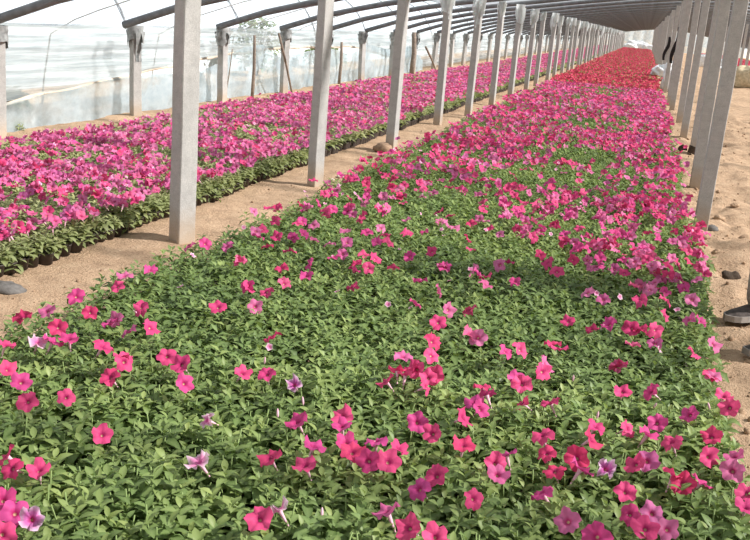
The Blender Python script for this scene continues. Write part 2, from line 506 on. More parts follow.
PM = {k: [post_mesh(h, w, sd + i) for i in range(3)] for k, h, w, sd in (('L', 1.955, .105, 1), ('W', 1.13, .115, 20), ('R', 2.475, .108, 40))}
PBIG = post_mesh(2.0, .122, 77)
WR = [wrap_mesh(60 + i, .095, M['rag'], .34) for i in range(4)]
WG = [wrap_mesh(80 + i, .098, M['greyrag'], .22) for i in range(3)]
LYAW = {0: -31, 1: -30, 2: -12, 3: -8, 4: -8}
RX = {1: (.66, 8.12), 2: (.72, 10.36), 3: (.84, 13.5), 4: (.79, 15.75), 5: (.81, 18.5), 6: (.74, 21.4)}
LFIX = {0: (182, 238.5), 1: (315, 184.5), 2: (391, 151), 3: (437.5, 124.5), 4: (468, 115)}
WFIX = {1: (-6.24, 8.09), 2: (-6.18, 10.71), 3: (-6.17, 13.28), 4: (-6.22, 16.0)}


def build_posts():
    for n in range(NF):
        y = Y0 + SP * n; yy = y
        # row on the path
        if n in LFIX: p = ground(*LFIX[n]); x, yy = p[0], p[1]
        else: x = LROW + .03 * math.sin(n * 3.7)
        o = link('concrete_post', PBIG if n == 0 else PM['L'][n % 3], loc=(x, yy, float(gz(x, yy))), rot=(.006 * math.sin(n * 4.1), .007 * math.cos(n * 2.9), math.radians(LYAW.get(n, -8 + 5 * math.sin(n * 1.9)))))
        far = n >= 20
        tag(o, 'slim grey post far down the path row where single posts merge' if far else f'grey square concrete post, {ordinal(n + 1)} of the path row between the beds', 'post', 'distant posts of the path row' if far else 'concrete posts of the path row')
        if n >= 2:
            link('plastic_wrap', WR[n % 4], o, (0, 0, 1.95), (0, 0, n * 1.3), 1.0 + .2 * math.sin(n * 2.2))
        # low posts along the plastic side wall
        if n >= 1:
            x, yy = WFIX.get(n, (WALL_X + .04 * math.sin(n * 2.1), y + .1))
            o = link('concrete_post', PM['W'][n % 3], loc=(x, yy, float(gz(x, yy)) - .02), rot=(.02 * math.sin(n * 3.3), .03 * math.sin(n * 1.7), math.radians(-26 + 10 * math.sin(n * 2.7))))
            far = n >= 20
            tag(o, 'low post far down the plastic side wall where single posts merge' if far else f'low concrete post at the plastic side wall, {ordinal(n)} from the near end', 'post', 'distant posts of the side wall' if far else 'low posts along the side wall')
            link('plastic_wrap', WG[n % 3], o, (0, 0, 1.11), (0, 0, n * 2.1), 1.1)
        # tall row on the other side of the wide bed
        if n >= 1:
            x, yy = RX.get(n, (RROW + .04 * math.sin(n * 2.6), y))
            o = link('concrete_post', PM['R'][n % 3], loc=(x, yy, float(gz(x, yy))), rot=(.008 * math.sin(n * 4.4), .008 * math.sin(n * 2.2), math.radians(6 * math.sin(n * 3.1))))
            far = n >= 20
            tag(o, 'slim post far down the outer row where single posts merge' if far else f'tall grey concrete post, {ordinal(n)} of the outer row by the bare soil', 'post', 'distant posts of the outer row' if far else 'tall posts of the outer row')
        if 12 <= n <= 26:
            o = link('concrete_post', PM['R'][(n + 1) % 3], loc=(RROW2, y, -.04), rot=(0, 0, math.radians(5 * math.sin(n))))
            tag(o, 'far concrete post in the row beyond the bare soil', 'post', 'posts beyond the bare soil')


build_posts()

# ------------------------------------------------------------------ petunias


def leaf(L, W, droop, kind='hi'):
    """one leaf along +Y from the origin: points, faces, |across|"""
    if kind == 'lo':
        V = [(0, 0, 0), (W * .55, L * .5, -droop * L * .12), (0, L, -droop * L * .45), (-W * .55, L * .5, -droop * L * .12)]
        return V, [(0, 1, 2, 3)], [.5, 1, .5, 1]
    st = [0, .2, .45, .72, 1.0] if kind == 'hi' else [0, .45, 1.0]
    wd = [.12, .72, 1.0, .74, .0] if kind == 'hi' else [.15, 1.0, 0]
    V, Fc, pr = [], [], []
    for t, w in zip(st, wd):
        z = -droop * L * t * t * .5 + .05 * L * math.sin(PI * t)
        if w == 0:
            V.append((0, L * t, z)); pr.append(.3)
        else:
            V += [(-W / 2 * w, L * t, z + .16 * W * w), (0, L * t, z), (W / 2 * w, L * t, z + .16 * W * w)]; pr += [1, 0, 1]
    n = len(st)
    for i in range(n - 2):
        a = i * 3; Fc += [(a, a + 1, a + 4, a + 3), (a + 1, a + 2, a + 5, a + 4)]
    a = (n - 2) * 3; Fc += [(a, a + 1, a + 3), (a + 1, a + 2, a + 3)]
    return V, Fc, pr


def put(V, az, el, roll, at, tw=0):
    R = Matrix.Rotation(az, 3, 'Z') @ Matrix.Rotation(el, 3, 'X') @ Matrix.Rotation(roll, 3, 'Y')
    return [tuple(Vector(at) + R @ Vector(p)) for p in V]


def foliage(seed, kind, shoots, per, size=1.0, rad=.055, hmin=.165, hmax=.235):
    """leafy shoots of one petunia (leaf mesh, stem mesh)"""
    s_ = np.random.default_rng(seed); lf, st = MB(), MB()
    a0 = s_.random() * 6.28
    for k in range(shoots):
        rr = rad * (.25 if k == 0 else .55 + .5 * s_.random()); a = a0 + k * 6.28 / max(1, shoots - 1)
        x, y, z = rr * math.cos(a), rr * math.sin(a), hmin + (hmax - hmin) * s_.random()
        if kind == 'hi': st.tube([(0.01 * math.cos(a), .01 * math.sin(a), .085), (x * .6, y * .6, .13), (x, y, z)], .0022, 5)
        lean = s_.random() * 6.28; tint0 = s_.random()
        for j in range(per):
            t = j / max(1, per - 1)              # 0 outermost and lowest, 1 the young heart
            L = size * (.060 - .028 * t) * (.85 + .3 * s_.random()); W = L * (.44 + .12 * s_.random())
            az = j * 2.4 + k + s_.random() * .4
            el = math.radians(-14 + 56 * t + 16 * (s_.random() - .5)) + .15 * math.cos(az - lean)
            V, Fc, pr = leaf(L, W, .5 + .5 * s_.random() - .5 * t, kind)
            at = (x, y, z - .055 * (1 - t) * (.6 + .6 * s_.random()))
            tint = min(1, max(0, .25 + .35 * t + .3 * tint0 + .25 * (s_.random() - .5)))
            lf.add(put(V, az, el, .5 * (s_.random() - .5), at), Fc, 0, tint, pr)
    return lf, st


def corolla(seed, seg, rings, R=.037, ruffle=1.0, cup=.012):
    """funnel flower with five shallow lobes, facing +Z, its throat at the origin"""
    s_ = np.random.default_rng(seed); V, pr = [], []; ph = s_.random() * 6.28; b = s_.random(6) * 6.28
    s_k, f_k = 13.0 * (s_.random() - .6), -1.5 * max(0.0, s_.random() - .3)
    rs = {4: [.10, .30, .68, 1.0], 3: [.12, .5, 1.0], 2: [.15, 1.0]}[rings]
    for i, q in enumerate(rs):
        for k in range(seg):
            a = 2 * PI * k / seg
            lobe = 1 - .20 * q * (.5 + .5 * math.cos(5 * a + PI)) ** 3 * 1.2
            r = R * q * (lobe + .05 * q * math.sin(2 * a + b[0]))
            z = cup * (q ** .6) - .010 * (1 - min(1, q / .3)) - R * .16 * max(0, q - .6) * 2.0 * (.5 + .5 * math.sin(a + ph))
            z += (s_k * (r * math.cos(a + b[4])) ** 2 + f_k * max(0.0, r * math.cos(a + b[5]) - .006) * 1.0) * (1 if q > .2 else 0)
            z += ruffle * .0055 * q * q * (math.sin(5 * a + b[1]) + .8 * math.sin(10 * a + b[2]) + .6 * math.sin(3 * a + b[3]))
            V.append((r * math.cos(a), r * math.sin(a), z)); pr.append(q)
    n = len(rs)
    Fc = [(i * seg + k, i * seg + (k + 1) % seg, (i + 1) * seg + (k + 1) % seg, (i + 1) * seg + k) for i in range(n - 1) for k in range(seg)]
    V.append((0, 0, -.006)); pr.append(0.0); c = len(V) - 1
    Fc += [(c, (k + 1) % seg, k) for k in range(seg)]
    return V, Fc, pr


def lo_flower(seed, R=.037):
    s_ = np.random.default_rng(seed); V = [(0, 0, -.004)]; pr = [.25]
    for k in range(6):
        a = k * PI / 3; V.append((R * math.cos(a) * (.85 + .3 * s_.random()), R * math.sin(a) * (.85 + .3 * s_.random()), .008 + .012 * (s_.random() - .5))); pr.append(1)
    return V, [(0, 1 + k, 1 + (k + 1) % 6) for k in range(6)], pr


NVAR = 10
HI_FOL, HI_STEM = [], []
for i in range(NVAR):
    lf, st = foliage(200 + i, 'hi', 6, 9, 1.08)
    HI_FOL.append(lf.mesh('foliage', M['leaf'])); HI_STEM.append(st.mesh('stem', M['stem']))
WALL_FOL = []
for i in range(6):
    lf, _ = foliage(300 + i, 'hi', 9, 9, 1.0, .062, .085, .23); WALL_FOL.append(lf.mesh('foliage', M['leaf_wall']))

FL = {}
for key, ruff, R in (('pink', 1.0, .037), ('magenta', 1.0, .036), ('wilted', 2.6, .030), ('pale', 1.6, .034)):
    FL[key] = []
    for i in range(6):
        mb = MB(); V, Fc, pr = corolla(400 + i, 25, 4, R * (1 if i % 3 else .93), ruff, .012 if key != 'wilted' else .022)
        mb.add(V, Fc, 0, i / 6, pr); FL[key].append(mb.mesh('flower', M[key]))
mb = MB(); mb.lathe([(.0020, -.046), (.0028, -.036), (.0042, -.020), (.0062, -.004), (.0085, .002)], 10)
for k in range(5):
    a = k * 2 * PI / 5; V, Fc, pr = leaf(.017, .005, -.4, 'lo')
    mb.add(put(V, a, math.radians(62), 0, (0, 0, -.046)), Fc, 1)
TUBE = mb.mesh('flower_tube', [M['tube'], M['stem']])
mb = MB(); mb.lathe([(.0005, -.012), (.0035, -.006), (.0042, .004), (.0030, .013), (.0004, .018)], 8); BUD = mb.mesh('bud', M['tube'])

mb = MB(); mb.lathe([(.034, .0), (.037, .0), (.047, .066), (.0495, .067), (.0495, .075), (.046, .075), (.0445, .062)], 20); mb.add([(.037 * math.cos(a), .037 * math.sin(a), .001) for a in np.linspace(0, 6.283, 20, endpoint=False)], [tuple(range(20))[::-1]])
POT = mb.mesh('pot', M['pot'])
mb = MB(); mb.lathe([(.001, .068), (.022, .067), (.0455, .063)], 16); PSOIL = mb.mesh('soil', M['potsoil'])

BX0, BX1 = -2.22, .46          # the wide bed
PITCHW = .115
YN = 1.15
Y_RED = 24.6
rows = []
nxp = int(round((BX1 - BX0) / PITCHW))
for j in range(int((Y_RED - YN) / (PITCHW * .9))):
    y = YN + j * PITCHW * .9
    for i in range(nxp + 1):
        x = BX0 + (i + (.5 if j % 2 else 0) * (i < nxp)) * (BX1 - BX0) / nxp
        rows.append((j, x + rng.normal() * .010 + .035 * math.sin(y * 1.3) * (abs(x - BX0) < .2 or abs(x - BX1) < .2), y + rng.normal() * .010))
rows = np.array(rows)
PX = np.array([proj((x, y, .2)) for _, x, y in rows])
vis = (PX[:, 0] > -22) & (PX[:, 0] < 768) & (PX[:, 1] > 0) & (PX[:, 1] < 556) & (PX[:, 2] > 0)
order = [i for i in np.argsort(PX[:, 2]) if vis[i]]
N_NEAR, N_EDGE = 246, 54
near = order[:N_NEAR]
near_set = set(int(i) for i in near)

# flowers at the near end, from where the photograph shows them: x, y, kind
PIX = """7,370 21,383 28,401 66,398 111,378 124,363 182,366 184,385 102,434 208,422,l 200,464,l 242,375 8,458 13,470 39,470 3,503 15,512 32,520,w 2,533
267,376 295,387,w 298,425 271,461 313,449 306,467 343,418 346,442 376,443 369,462 388,463 398,448 387,382 397,373 413,368 425,388 435,375 417,423 433,435
462,418 463,447 482,388 487,397 480,410 437,478 420,488 473,499 495,463 497,477,m 388,515,m 410,527 280,513,l 260,518 435,538 342,428 352,455 405,375 428,380 475,405
542,372 516,381 523,404 551,405 618,367 622,394 652,394 713,377 723,398 730,407 690,417 657,425 647,435 627,429 595,428 590,440 672,445 712,437 543,438 547,453
507,455 577,458 555,472 580,470 605,472,w 636,465 647,460,m 708,457 735,460,m 733,470,m 747,493 673,477 683,483 700,483 625,492 543,493 630,515 652,513,m 645,530
568,522 667,530 597,537 745,510 76,297,m 48,312,m 23,318,m 90,313,m 125,277 150,271,m 118,287 141,308 110,325 130,332 150,328 69,342 52,342 58,328 102,348 122,360
167,358 5,345 190,247,m 205,244,m 228,247 240,261 247,288 218,308 277,237,m 268,247 289,251 239,262 282,269 284,284,m 248,287 267,292 307,277 255,307 273,338,m
334,258 357,264 330,244 347,243 375,259 393,268 353,287 420,282 438,291 415,304 377,243 388,243 410,257 442,267 432,252 438,323 432,342 431,356 403,358 417,370
367,233 345,232 407,233 467,239 445,268 478,275 485,285 508,263 515,282 548,263 557,272 573,260 597,267 568,322 592,330 630,328 640,285 603,300 533,237 563,238
592,243 613,248 525,220 630,267 638,255 647,260 588,293 632,329 655,344 633,346 619,367 693,353 690,320 713,345 711,376 658,289 635,287 684,289 703,267
37,342,l 116,320,l 520,350 505,352 560,350 553,345 650,290 665,292 655,283 668,275 640,300 697,280 688,262 672,258 600,258 575,250 540,255 500,265 610,240
665,300 692,300 700,322 640,330 655,330 610,325 522,385 470,335 478,338 545,365 448,310 470,310"""
listed = []
for tok in PIX.split():
    q = tok.split(','); listed.append((float(q[0]), float(q[1]), {'w': 'wilted', 'l': 'pale', 'm': 'magenta'}.get(q[2] if len(q) > 2 else '', 'pink')))


def flower_rot(s=rng):
    """a random facing, tipped toward the open side and the light"""
    n = Vector((.05 + .55 * s.normal(), -.42 + .5 * s.normal(), 1.0)).normalized()
    q = Vector((0, 0, 1)).rotation_difference(n).to_matrix() @ Matrix.Rotation(s.random() * 6.28, 3, 'Z')
    return q


plant_fl = {int(i): [] for i in near}
extra_fl = []                     # flowers on the plants beyond the individually built ones
for px, py, kd in listed:
    w = ground(px, py, .262)
    d = (rows[:, 1] - w[0]) ** 2 + (rows[:, 2] - w[1]) ** 2
    i = int(np.argmin(d))
    if i in near_set: plant_fl[i].append((w, kd))
    else: extra_fl.append((w, kd))


def add_plant(x, y, fols, k, flowers, stem=True, zs=1.0):
    z0 = float(gz(x, y)) + .004
    root = link('potted_petunia', None, loc=(x, y, z0))
    link('pot', POT, root, rot=(0, 0, k), scale=(1, 1, .5 + .5 * zs)); link('soil', PSOIL, root, scale=(1, 1, .5 + .5 * zs))
    s = .95 + .16 * random.random()
    link('foliage', fols[k % len(fols)], root, rot=(0, 0, random.random() * 6.28), scale=(s, s, s * zs))
    if stem: link('stem', HI_STEM[k % NVAR], root, rot=(0, 0, random.random() * 6.28), scale=s)
    for w, kd in flowers:
        R = flower_rot().to_euler()
        f = link('flower', random.choice(FL[kd]), root, (w[0] - x, w[1] - y, w[2] - z0 + .012 * (random.random() - .5)), R, .90 + .22 * random.random())
        link('flower_tube', TUBE, f)
    return root


def count_word(n): return CARD[n]


def flower_phrase(fl):
    kinds = [k for _, k in fl]
    if not fl: return 'leafy potted petunia without open flowers'
    n = len(fl); s = '' if n == 1 else 's'
    if all(k == 'pink' for k in kinds): return f'potted petunia with {count_word(n)} pink flower{s}'
    if all(k == 'magenta' for k in kinds): return f'potted petunia with {count_word(n)} magenta flower{s}'
    if all(k == 'wilted' for k in kinds): return f'potted petunia with {count_word(n)} wilted purple flower{s}'
    if all(k == 'pale' for k in kinds): return f'potted petunia with {count_word(n)} pale pink flower{s}'
    return f'potted petunia with {count_word(n)} mixed pink flowers'


byrow = {}
for i in near: byrow.setdefault(int(rows[i, 0]), []).append(int(i))
for rn, j in enumerate(sorted(byrow)):
    for cn, i in enumerate(sorted(byrow[j], key=lambda q: rows[q, 1])):
        _, x, y = rows[i]
        o = add_plant(x, y, HI_FOL, i, plant_fl[i])
        tag(o, f"{flower_phrase(plant_fl[i])}, {ordinal(rn + 1)} row from photo bottom, {ordinal(cn + 1)} from left", 'potted plant', 'potted petunias at the near end of the wide bed')
        if random.random() < .05:
            link('bud', BUD, o, (random.uniform(-.04, .04), random.uniform(-.04, .04), .245), (random.uniform(-.5, .5), random.uniform(-.5, .5), 0))

# the narrow bed by the side wall: its front row of pots stands on the path
NX0, NX1 = -5.42, -3.16
EDGE_Y0, EDGE_P = 3.95, .098
edge_plants = []
for k in range(N_EDGE):
    y = EDGE_Y0 + k * EDGE_P; x = NX1 + .015 * math.sin(y * 3) + rng.normal() * .008
    fl = []
    for q in range(int(rng.choice([0, 1, 2, 3, 4, 5]))):
        fl.append((np.array([x - .005 + rng.normal() * .035, y + rng.normal() * .035, .185 + .025 * rng.random()]), 'magenta' if rng.random() < .85 else 'pink'))
    o = add_plant(x, y, WALL_FOL, k, fl, stem=False, zs=.78)
    n = len(fl); ph = 'without open flowers' if n == 0 else f'with {count_word(n)} magenta-pink flower' + ('s' if n > 1 else '')
    tag(o, f'black-potted petunia {ph}, {ordinal(k + 1)} along the path edge of the narrow bed', 'potted plant', 'front row of pots of the narrow bed')
    edge_plants.append((x, y))


# ---- the uncountable rest, merged: numpy stamping
def stack_template(mb):
    return np.array(mb.v), mb.f, np.array(mb.tint), np.array(mb.pr)


class Mass:
    def __init__(s): s.V, s.F3, s.F4, s.T, s.P, s.n = [], [], [], [], [], 0

    def stamp(s, tpl, pos, rot, scl, tint=None):
        """stamp template at N places; rot: N x 3 x 3"""
        V, Fc, T, P = tpl; N = len(pos)
        if N == 0: return
        W = np.einsum('nij,vj->nvi', rot, V) * np.asarray(scl)[:, None, None] + np.asarray(pos)[:, None, :]
        base = s.n + np.arange(N)[:, None, None] * len(V)
        f3 = np.array([f for f in Fc if len(f) == 3], int).reshape(-1, 3); f4 = np.array([f for f in Fc if len(f) == 4], int).reshape(-1, 4)
        if len(f3): s.F3.append((f3[None] + base).reshape(-1, 3))
        if len(f4): s.F4.append((f4[None] + base).reshape(-1, 4))
        tt = np.repeat(T[None], N, 0)
        if tint is not None: tt = np.clip(tt + np.asarray(tint)[:, None], 0, 1)
        s.V.append(W.reshape(-1, 3)); s.T.append(tt.ravel()); s.P.append(np.repeat(P[None], N, 0).ravel()); s.n += N * len(V)

    def mesh(s, name, mat, smooth=False):
        V = np.concatenate(s.V); f3 = np.concatenate(s.F3) if s.F3 else np.zeros((0, 3), int); f4 = np.concatenate(s.F4) if s.F4 else np.zeros((0, 4), int)
        me = bpy.data.meshes.new(name); me.vertices.add(len(V)); me.vertices.foreach_set('co', V.astype(np.float32).ravel())
        nl = f3.size + f4.size; me.loops.add(nl); me.loops.foreach_set('vertex_index', np.concatenate([f3.ravel(), f4.ravel()]).astype(np.int32))
        np_ = len(f3) + len(f4); me.polygons.add(np_)
        st = np.concatenate([np.arange(len(f3)) * 3, f3.size + np.arange(len(f4)) * 4]).astype(np.int32)
        me.polygons.foreach_set('loop_start', st)
        if smooth: me.polygons.foreach_set('use_smooth', np.ones(np_, bool))
        me.materials.append(mat)
        for nm, val in (('tint', s.T), ('pr', s.P)):
            a = me.attributes.new(nm, 'FLOAT', 'POINT'); a.data.foreach_set('value', np.concatenate(val).astype(np.float32))
        me.update(calc_edges=True); me.validate(); return me


def rotz(a):
    c, s = np.cos(a), np.sin(a); R = np.zeros((len(a), 3, 3)); R[:, 0, 0] = c; R[:, 0, 1] = -s; R[:, 1, 0] = s; R[:, 1, 1] = c; R[:, 2, 2] = 1; return R


def facing(N, mean=(.05, -.38), sd=.62):
    n = np.stack([mean[0] + sd * rng.normal(size=N), mean[1] + sd * rng.normal(size=N), np.ones(N)], -1); n /= np.linalg.norm(n, axis=1, keepdims=True)
    t = np.cross(n, np.array([0, 1.0, 0])); t /= np.linalg.norm(t, axis=1, keepdims=True); b = np.cross(n, t)
    R = np.stack([t, b, n], -1); return R @ rotz(rng.random(N) * 6.28)


def tpl_fol(kind, seeds, shoots, per, size, rad=.055, hmin=.165, hmax=.235):
    return [stack_template(foliage(s, kind, shoots, per, size, rad, hmin, hmax)[0]) for s in seeds]


T_MID = tpl_fol('mid', range(500, 508), 7, 7, 1.05, .055, .12, .235)
T_LO = tpl_fol('lo', range(520, 526), 4, 5, 1.35)
T_VLO = tpl_fol('lo', range(540, 545), 4, 4, 1.9, .08)


def tf(fn, seeds):
    out = []
    for s in seeds:
        mb = MB(); V, Fc, pr = fn(s); mb.add(V, Fc, 0, (s * .137) % 1, pr); out.append(stack_template(mb))
    return out


F_HI = tf(lambda s: corolla(s, 20, 3, .036, 1.2), range(600, 606))
F_MID = tf(lambda s: corolla(s, 10, 2, .036, 1.6), range(620, 628))
F_LO = tf(lo_flower, range(640, 648))
mb = MB(); mb.lathe([(.037, .0), (.047, .068), (.0495, .075), (.044, .066), (.001, .064)], 10); T_POT = stack_template(mb)


def stamp_any(mass, tpls, pos, rot, scl, tint=None):
    N = len(pos); pick = rng.integers(0, len(tpls), N)
    for k, t in enumerate(tpls):
        s_ = pick == k
        mass.stamp(t, pos[s_], rot[s_], scl[s_], None if tint is None else tint[s_])


def bed(plants, dens, far1, zs=1.0):
    """foliage mass, flower positions and pots for plants (N x 2); dens(x, y) = flowers per plant"""
    fol = Mass(); xy = np.asarray(plants); N = len(xy)
    pos = np.column_stack([xy, gz(xy[:, 0], xy[:, 1])])
    rot = rotz(rng.random(N) * 6.28); rot[:, 2] *= zs; scl = .95 + .18 * rng.random(N)
    tint = .22 * (fnoise(xy[:, 0] * 1.6 + 3, xy[:, 1] * 1.6 + 4, 3) - .5) * 2 + .12 * rng.normal(size=N)
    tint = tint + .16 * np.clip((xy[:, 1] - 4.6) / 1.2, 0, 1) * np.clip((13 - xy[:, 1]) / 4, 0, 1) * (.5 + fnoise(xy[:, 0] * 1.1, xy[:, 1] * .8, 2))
    a = xy[:, 1] < far1; b = ~a & (xy[:, 1] < 30); c = ~a & ~b
    for msk, tp in ((a, T_MID), (b, T_LO), (c, T_VLO)):
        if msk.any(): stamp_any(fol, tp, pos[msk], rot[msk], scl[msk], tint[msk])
    lam = np.maximum(dens(xy[:, 0], xy[:, 1]), 0); cnt = rng.poisson(lam)
    idx = np.repeat(np.arange(N), cnt); K = len(idx)
    fp = pos[idx].copy(); sp = np.where(xy[idx, 1] < 30, .052, .075)
    fp[:, 0] += rng.normal(size=K) * sp; fp[:, 1] += rng.normal(size=K) * sp; fp[:, 2] += zs * (.232 + .035 * rng.random(K))
    return fol, fp


def flower_mass(fp, y1, y2, mean=(.05, -.38), sd=.62, size=1.0):
    fm = Mass(); N = len(fp); R = facing(N, mean, sd); s = size * (.88 + .25 * rng.random(N)); y = fp[:, 1]
    for msk, tp in ((y < y1, F_HI), ((y >= y1) & (y < y2), F_MID), (y >= y2, F_LO)):
        if msk.any(): stamp_any(fm, tp, fp[msk], R[msk], s[msk], None)
    return fm


def pots_mass(xy):
    xy = np.asarray(xy); m_ = Mass(); m_.stamp(T_POT, np.column_stack([xy, gz(xy[:, 0], xy[:, 1]) + .003]), rotz(rng.random(len(xy)) * 6), np.ones(len(xy))); return m_


def stuff_root(name, label, cat):
    o = link(name, None); return tag(o, label, cat, kind='stuff')


# wide bed, the rest of the pink petunias
rest = np.array([i for i in range(len(rows)) if i not in near_set]); rxy = rows[rest][:, 1:]


def dens_wide(x, y):
    patch = fnoise(x * 1.5 + 11, y * .95 + 5, 3); fine = fnoise(x * 4 + 1, y * 3 + 2, 2)
    base = np.interp(y, [4.2, 5.2, 6.0, 7.5, 10, 14, 18, 24], [0, .25, .8, 1.05, 1.4, 1.7, 1.9, 1.9])
    side = np.exp(-((x - .25) / .35) ** 2) * np.clip((y - 4.4) / 2.5, 0, 1) * 1.0 + np.exp(-((x + 1.75) / .5) ** 2) * np.clip((y - 6.0) / 1.5, 0, 1) * .9
    return base * np.clip(.15 + 3.4 * (patch - .36), 0.06, 1.9) * (.5 + fine) + side * (.4 + fine)


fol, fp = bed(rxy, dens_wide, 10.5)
ex = np.array([w for w, k in extra_fl])
# a few neighbours round each listed bloom, where the photograph shows clumps
fp = np.concatenate([fp, ex])
root = stuff_root('petunia_vegetation', 'wide bed of closely packed pink petunias receding toward the red flowers', 'flower bed')
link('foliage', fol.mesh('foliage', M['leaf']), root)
isM = rng.random(len(fp)) < .38
link('pink_blossom', flower_mass(fp[~isM], 7.5, 14).mesh('pink_blossom', M['pink'], True), root)
link('magenta_blossom', flower_mass(fp[isM], 7.5, 14).mesh('magenta_blossom', M['magenta'], True), root)
keep = (rxy[:, 1] < 8) | (rxy[:, 0] < BX0 + .2) | (rxy[:, 0] > BX1 - .2)
link('pot', pots_mass(rxy[keep]).mesh('pot', M['pot'], True), root)
wl = rxy[rng.random(len(rxy)) < .035]
wm = Mass(); wp = np.column_stack([wl, .245 + .02 * rng.random(len(wl))]); stamp_any(wm, F_MID, wp, facing(len(wp), sd=.8), .28 + .25 * rng.random(len(wp)))
link('pale_blossom', wm.mesh('pale_blossom', M['pale'], True), root)

# narrow bed by the side wall
P = .105; pl = []
for j in range(int((30 - 2.6) / (P * .92))):
    y = 2.6 + j * P * .92
    for i in range(int((NX1 - NX0) / P) + 1):
        x = NX1 - i * P - (.5 * P if j % 2 else 0)
        if i == 0:
            if EDGE_Y0 - .05 < y < EDGE_Y0 + N_EDGE * EDGE_P: continue
            x = NX1
        if x < NX0 + .10 * math.sin(y * .9) + .2 * math.exp(-((y - 6.2) / .9) ** 2): continue
        pl.append((x + rng.normal() * .009, y + rng.normal() * .009))
Pf = .19
for j in range(int((Y_END - 2 - 30) / Pf)):
    y = 30 + j * Pf
    for i in range(int((NX1 - NX0) / Pf) + 1): pl.append((NX1 - i * Pf + rng.normal() * .02, y + rng.normal() * .02))
pl = np.array(pl)


def dens_narrow(x, y):
    patch = fnoise(x * 1.8 + 51, y * 1.2 + 25, 3); fine = fnoise(x * 5, y * 5, 2)
    front = np.clip((NX1 + .06 - x) / .14, .5, 1)
    d = np.clip(.55 + 3.0 * (patch - .38), .25, 1.6) * (.6 + .8 * fine) * front
    return d * np.where(y < 30, 2.0, 3.4)


fol, fp = bed(pl, dens_narrow, 9.0, .78)
root = stuff_root('petunia_vegetation', 'narrow bed of dense magenta-pink petunias between the path and the side wall', 'flower bed')
link('foliage', fol.mesh('foliage', M['leaf_wall']), root)
isM = rng.random(len(fp)) < .8
link('magenta_blossom', flower_mass(fp[isM], 6.5, 14).mesh('magenta_blossom', M['magenta'], True), root)
link('pink_blossom', flower_mass(fp[~isM], 6.5, 14).mesh('pink_blossom', M['pink'], True), root)
keep = (pl[:, 0] > NX1 - .25) | ((pl[:, 1] < 8) & (pl[:, 0] > NX1 - .6))
link('pot', pots_mass(pl[keep]).mesh('pot', M['pot'], True), root)
wl = pl[rng.random(len(pl)) < .13]
wm = Mass(); wp = np.column_stack([wl, .20 + .02 * rng.random(len(wl))]); stamp_any(wm, F_MID, wp, facing(len(wp), sd=.8), .28 + .25 * rng.random(len(wp)))
link('pale_blossom', wm.mesh('pale_blossom', M['pale'], True), root)

# the red block at the far end of the wide bed
pl = []
Pf = .165
for j in range(int((109 - Y_RED) / Pf)):
    y = Y_RED + .12 + j * Pf
    for i in range(int((BX1 - BX0) / Pf) + 1): pl.append((BX0 + i * Pf + rng.normal() * .02, y + rng.normal() * .02))
pl = np.array(pl)
fol, fp = bed(pl, lambda x, y: (2.6 + 3.2 * (fnoise(x * 2 + 7, y * 1.1, 3) - .4)) * np.interp(y, [24, 26, 40], [.8, 1, 1.25]), 1.0)
root = stuff_root('red_flower_vegetation', 'far block of red flowers filling the wide bed beyond the pink ones', 'flower bed')
link('foliage', fol.mesh('foliage', M['leaf']), root)
link('red_blossom', flower_mass(fp, 1, 1, size=1.05).mesh('red_blossom', M['red'], True), root)
# a second red block beyond the bare soil
pl = np.array([(x + rng.normal() * .03, y + rng.normal() * .03) for y in np.arange(46, 110, .3) for x in np.arange(5.8, 8.6, .28)])
fol, fp = bed(pl, lambda x, y: 4.5 + 0 * x, 1.0)
root = stuff_root('red_flower_vegetation', 'small patch of red flowers beyond the tan sack at the photo\'s edge', 'flower bed')
link('foliage', fol.mesh('foliage', M['leaf']), root)
link('red_blossom', flower_mass(fp, 1, 1, size=1.7).mesh('red_blossom', M['red'], True), root)

# ------------------------------------------------------------------ things on the ground


def at_ground(px, py): p = ground(px, py); return (p[0], p[1], float(gz(p[0], p[1])))


def sit(name, me, px, py, label, cat, group=None, rz=0.0, dz=0.0, scale=1.0):
    x, y, z = at_ground(px, py)
    return tag(link(name, me, loc=(x, y, z + dz), rot=(0, 0, rz), scale=scale), label, cat, group)


sit('stone', lump('stone', .11, M['rock'], 5, (1.0, .8, .75), .35), 383, 151.5, 'reddish brown rock leaning at the foot of the third path post', 'rock', dz=.03)
sit('stone', lump('stone', .06, M['stone'], 6, (1, .8, .7), .4), 711, 227, 'dark grey stone at the foot of the nearest outer post', 'rock', dz=.015)
sit('soil_clod', lump('soil_clod', .05, M['rock'], 8, (1, .8, .6), .5), 702, 236, 'dark soil clod just in front of the nearest outer post', 'clod', dz=.01)
sit('soil_clod', lump('soil_clod', .055, M['potsoil'], 9, (1, .8, .7), .6), 731, 276, 'dark crumbly clod on bare soil, beyond the person\'s shoe', 'clod', dz=.012)
sit('stone', lump('stone', .085, M['stone'], 10, (1.5, .8, .45), .3), 2, 287, 'dark flat stone lying on the sandy path at the photo\'s left border', 'rock', dz=.01)
spots = [(340, 176, .035, 'pale clod on the path just past the second post'), (332, 178, .028, 'pale clod nearest the second path post'), (384, 161, .045, 'reddish clod beside the flowers, before the third path post'),
         (718, 250, .05, 'sandy lump in the tire-rutted soil near the outer post'), (745, 236, .06, 'sandy lump at the photo edge beside the outer post'), (712, 262, .04, 'small sandy lump between flower edge and dark clod'),
         (720, 215, .05, 'sandy lump behind the nearest outer post'), (735, 205, .04, 'sandy lump farther along the bare soil')]
for k, (px, py, r, lb) in enumerate(spots):
    me = lump('soil_clod', r, M['soil'] if k > 2 else M['roll'], 30 + k, (1, .85, .55), .5)
    sit('soil_clod', me, px, py, lb, 'clod', 'loose clods on the soil', k, r * .2)
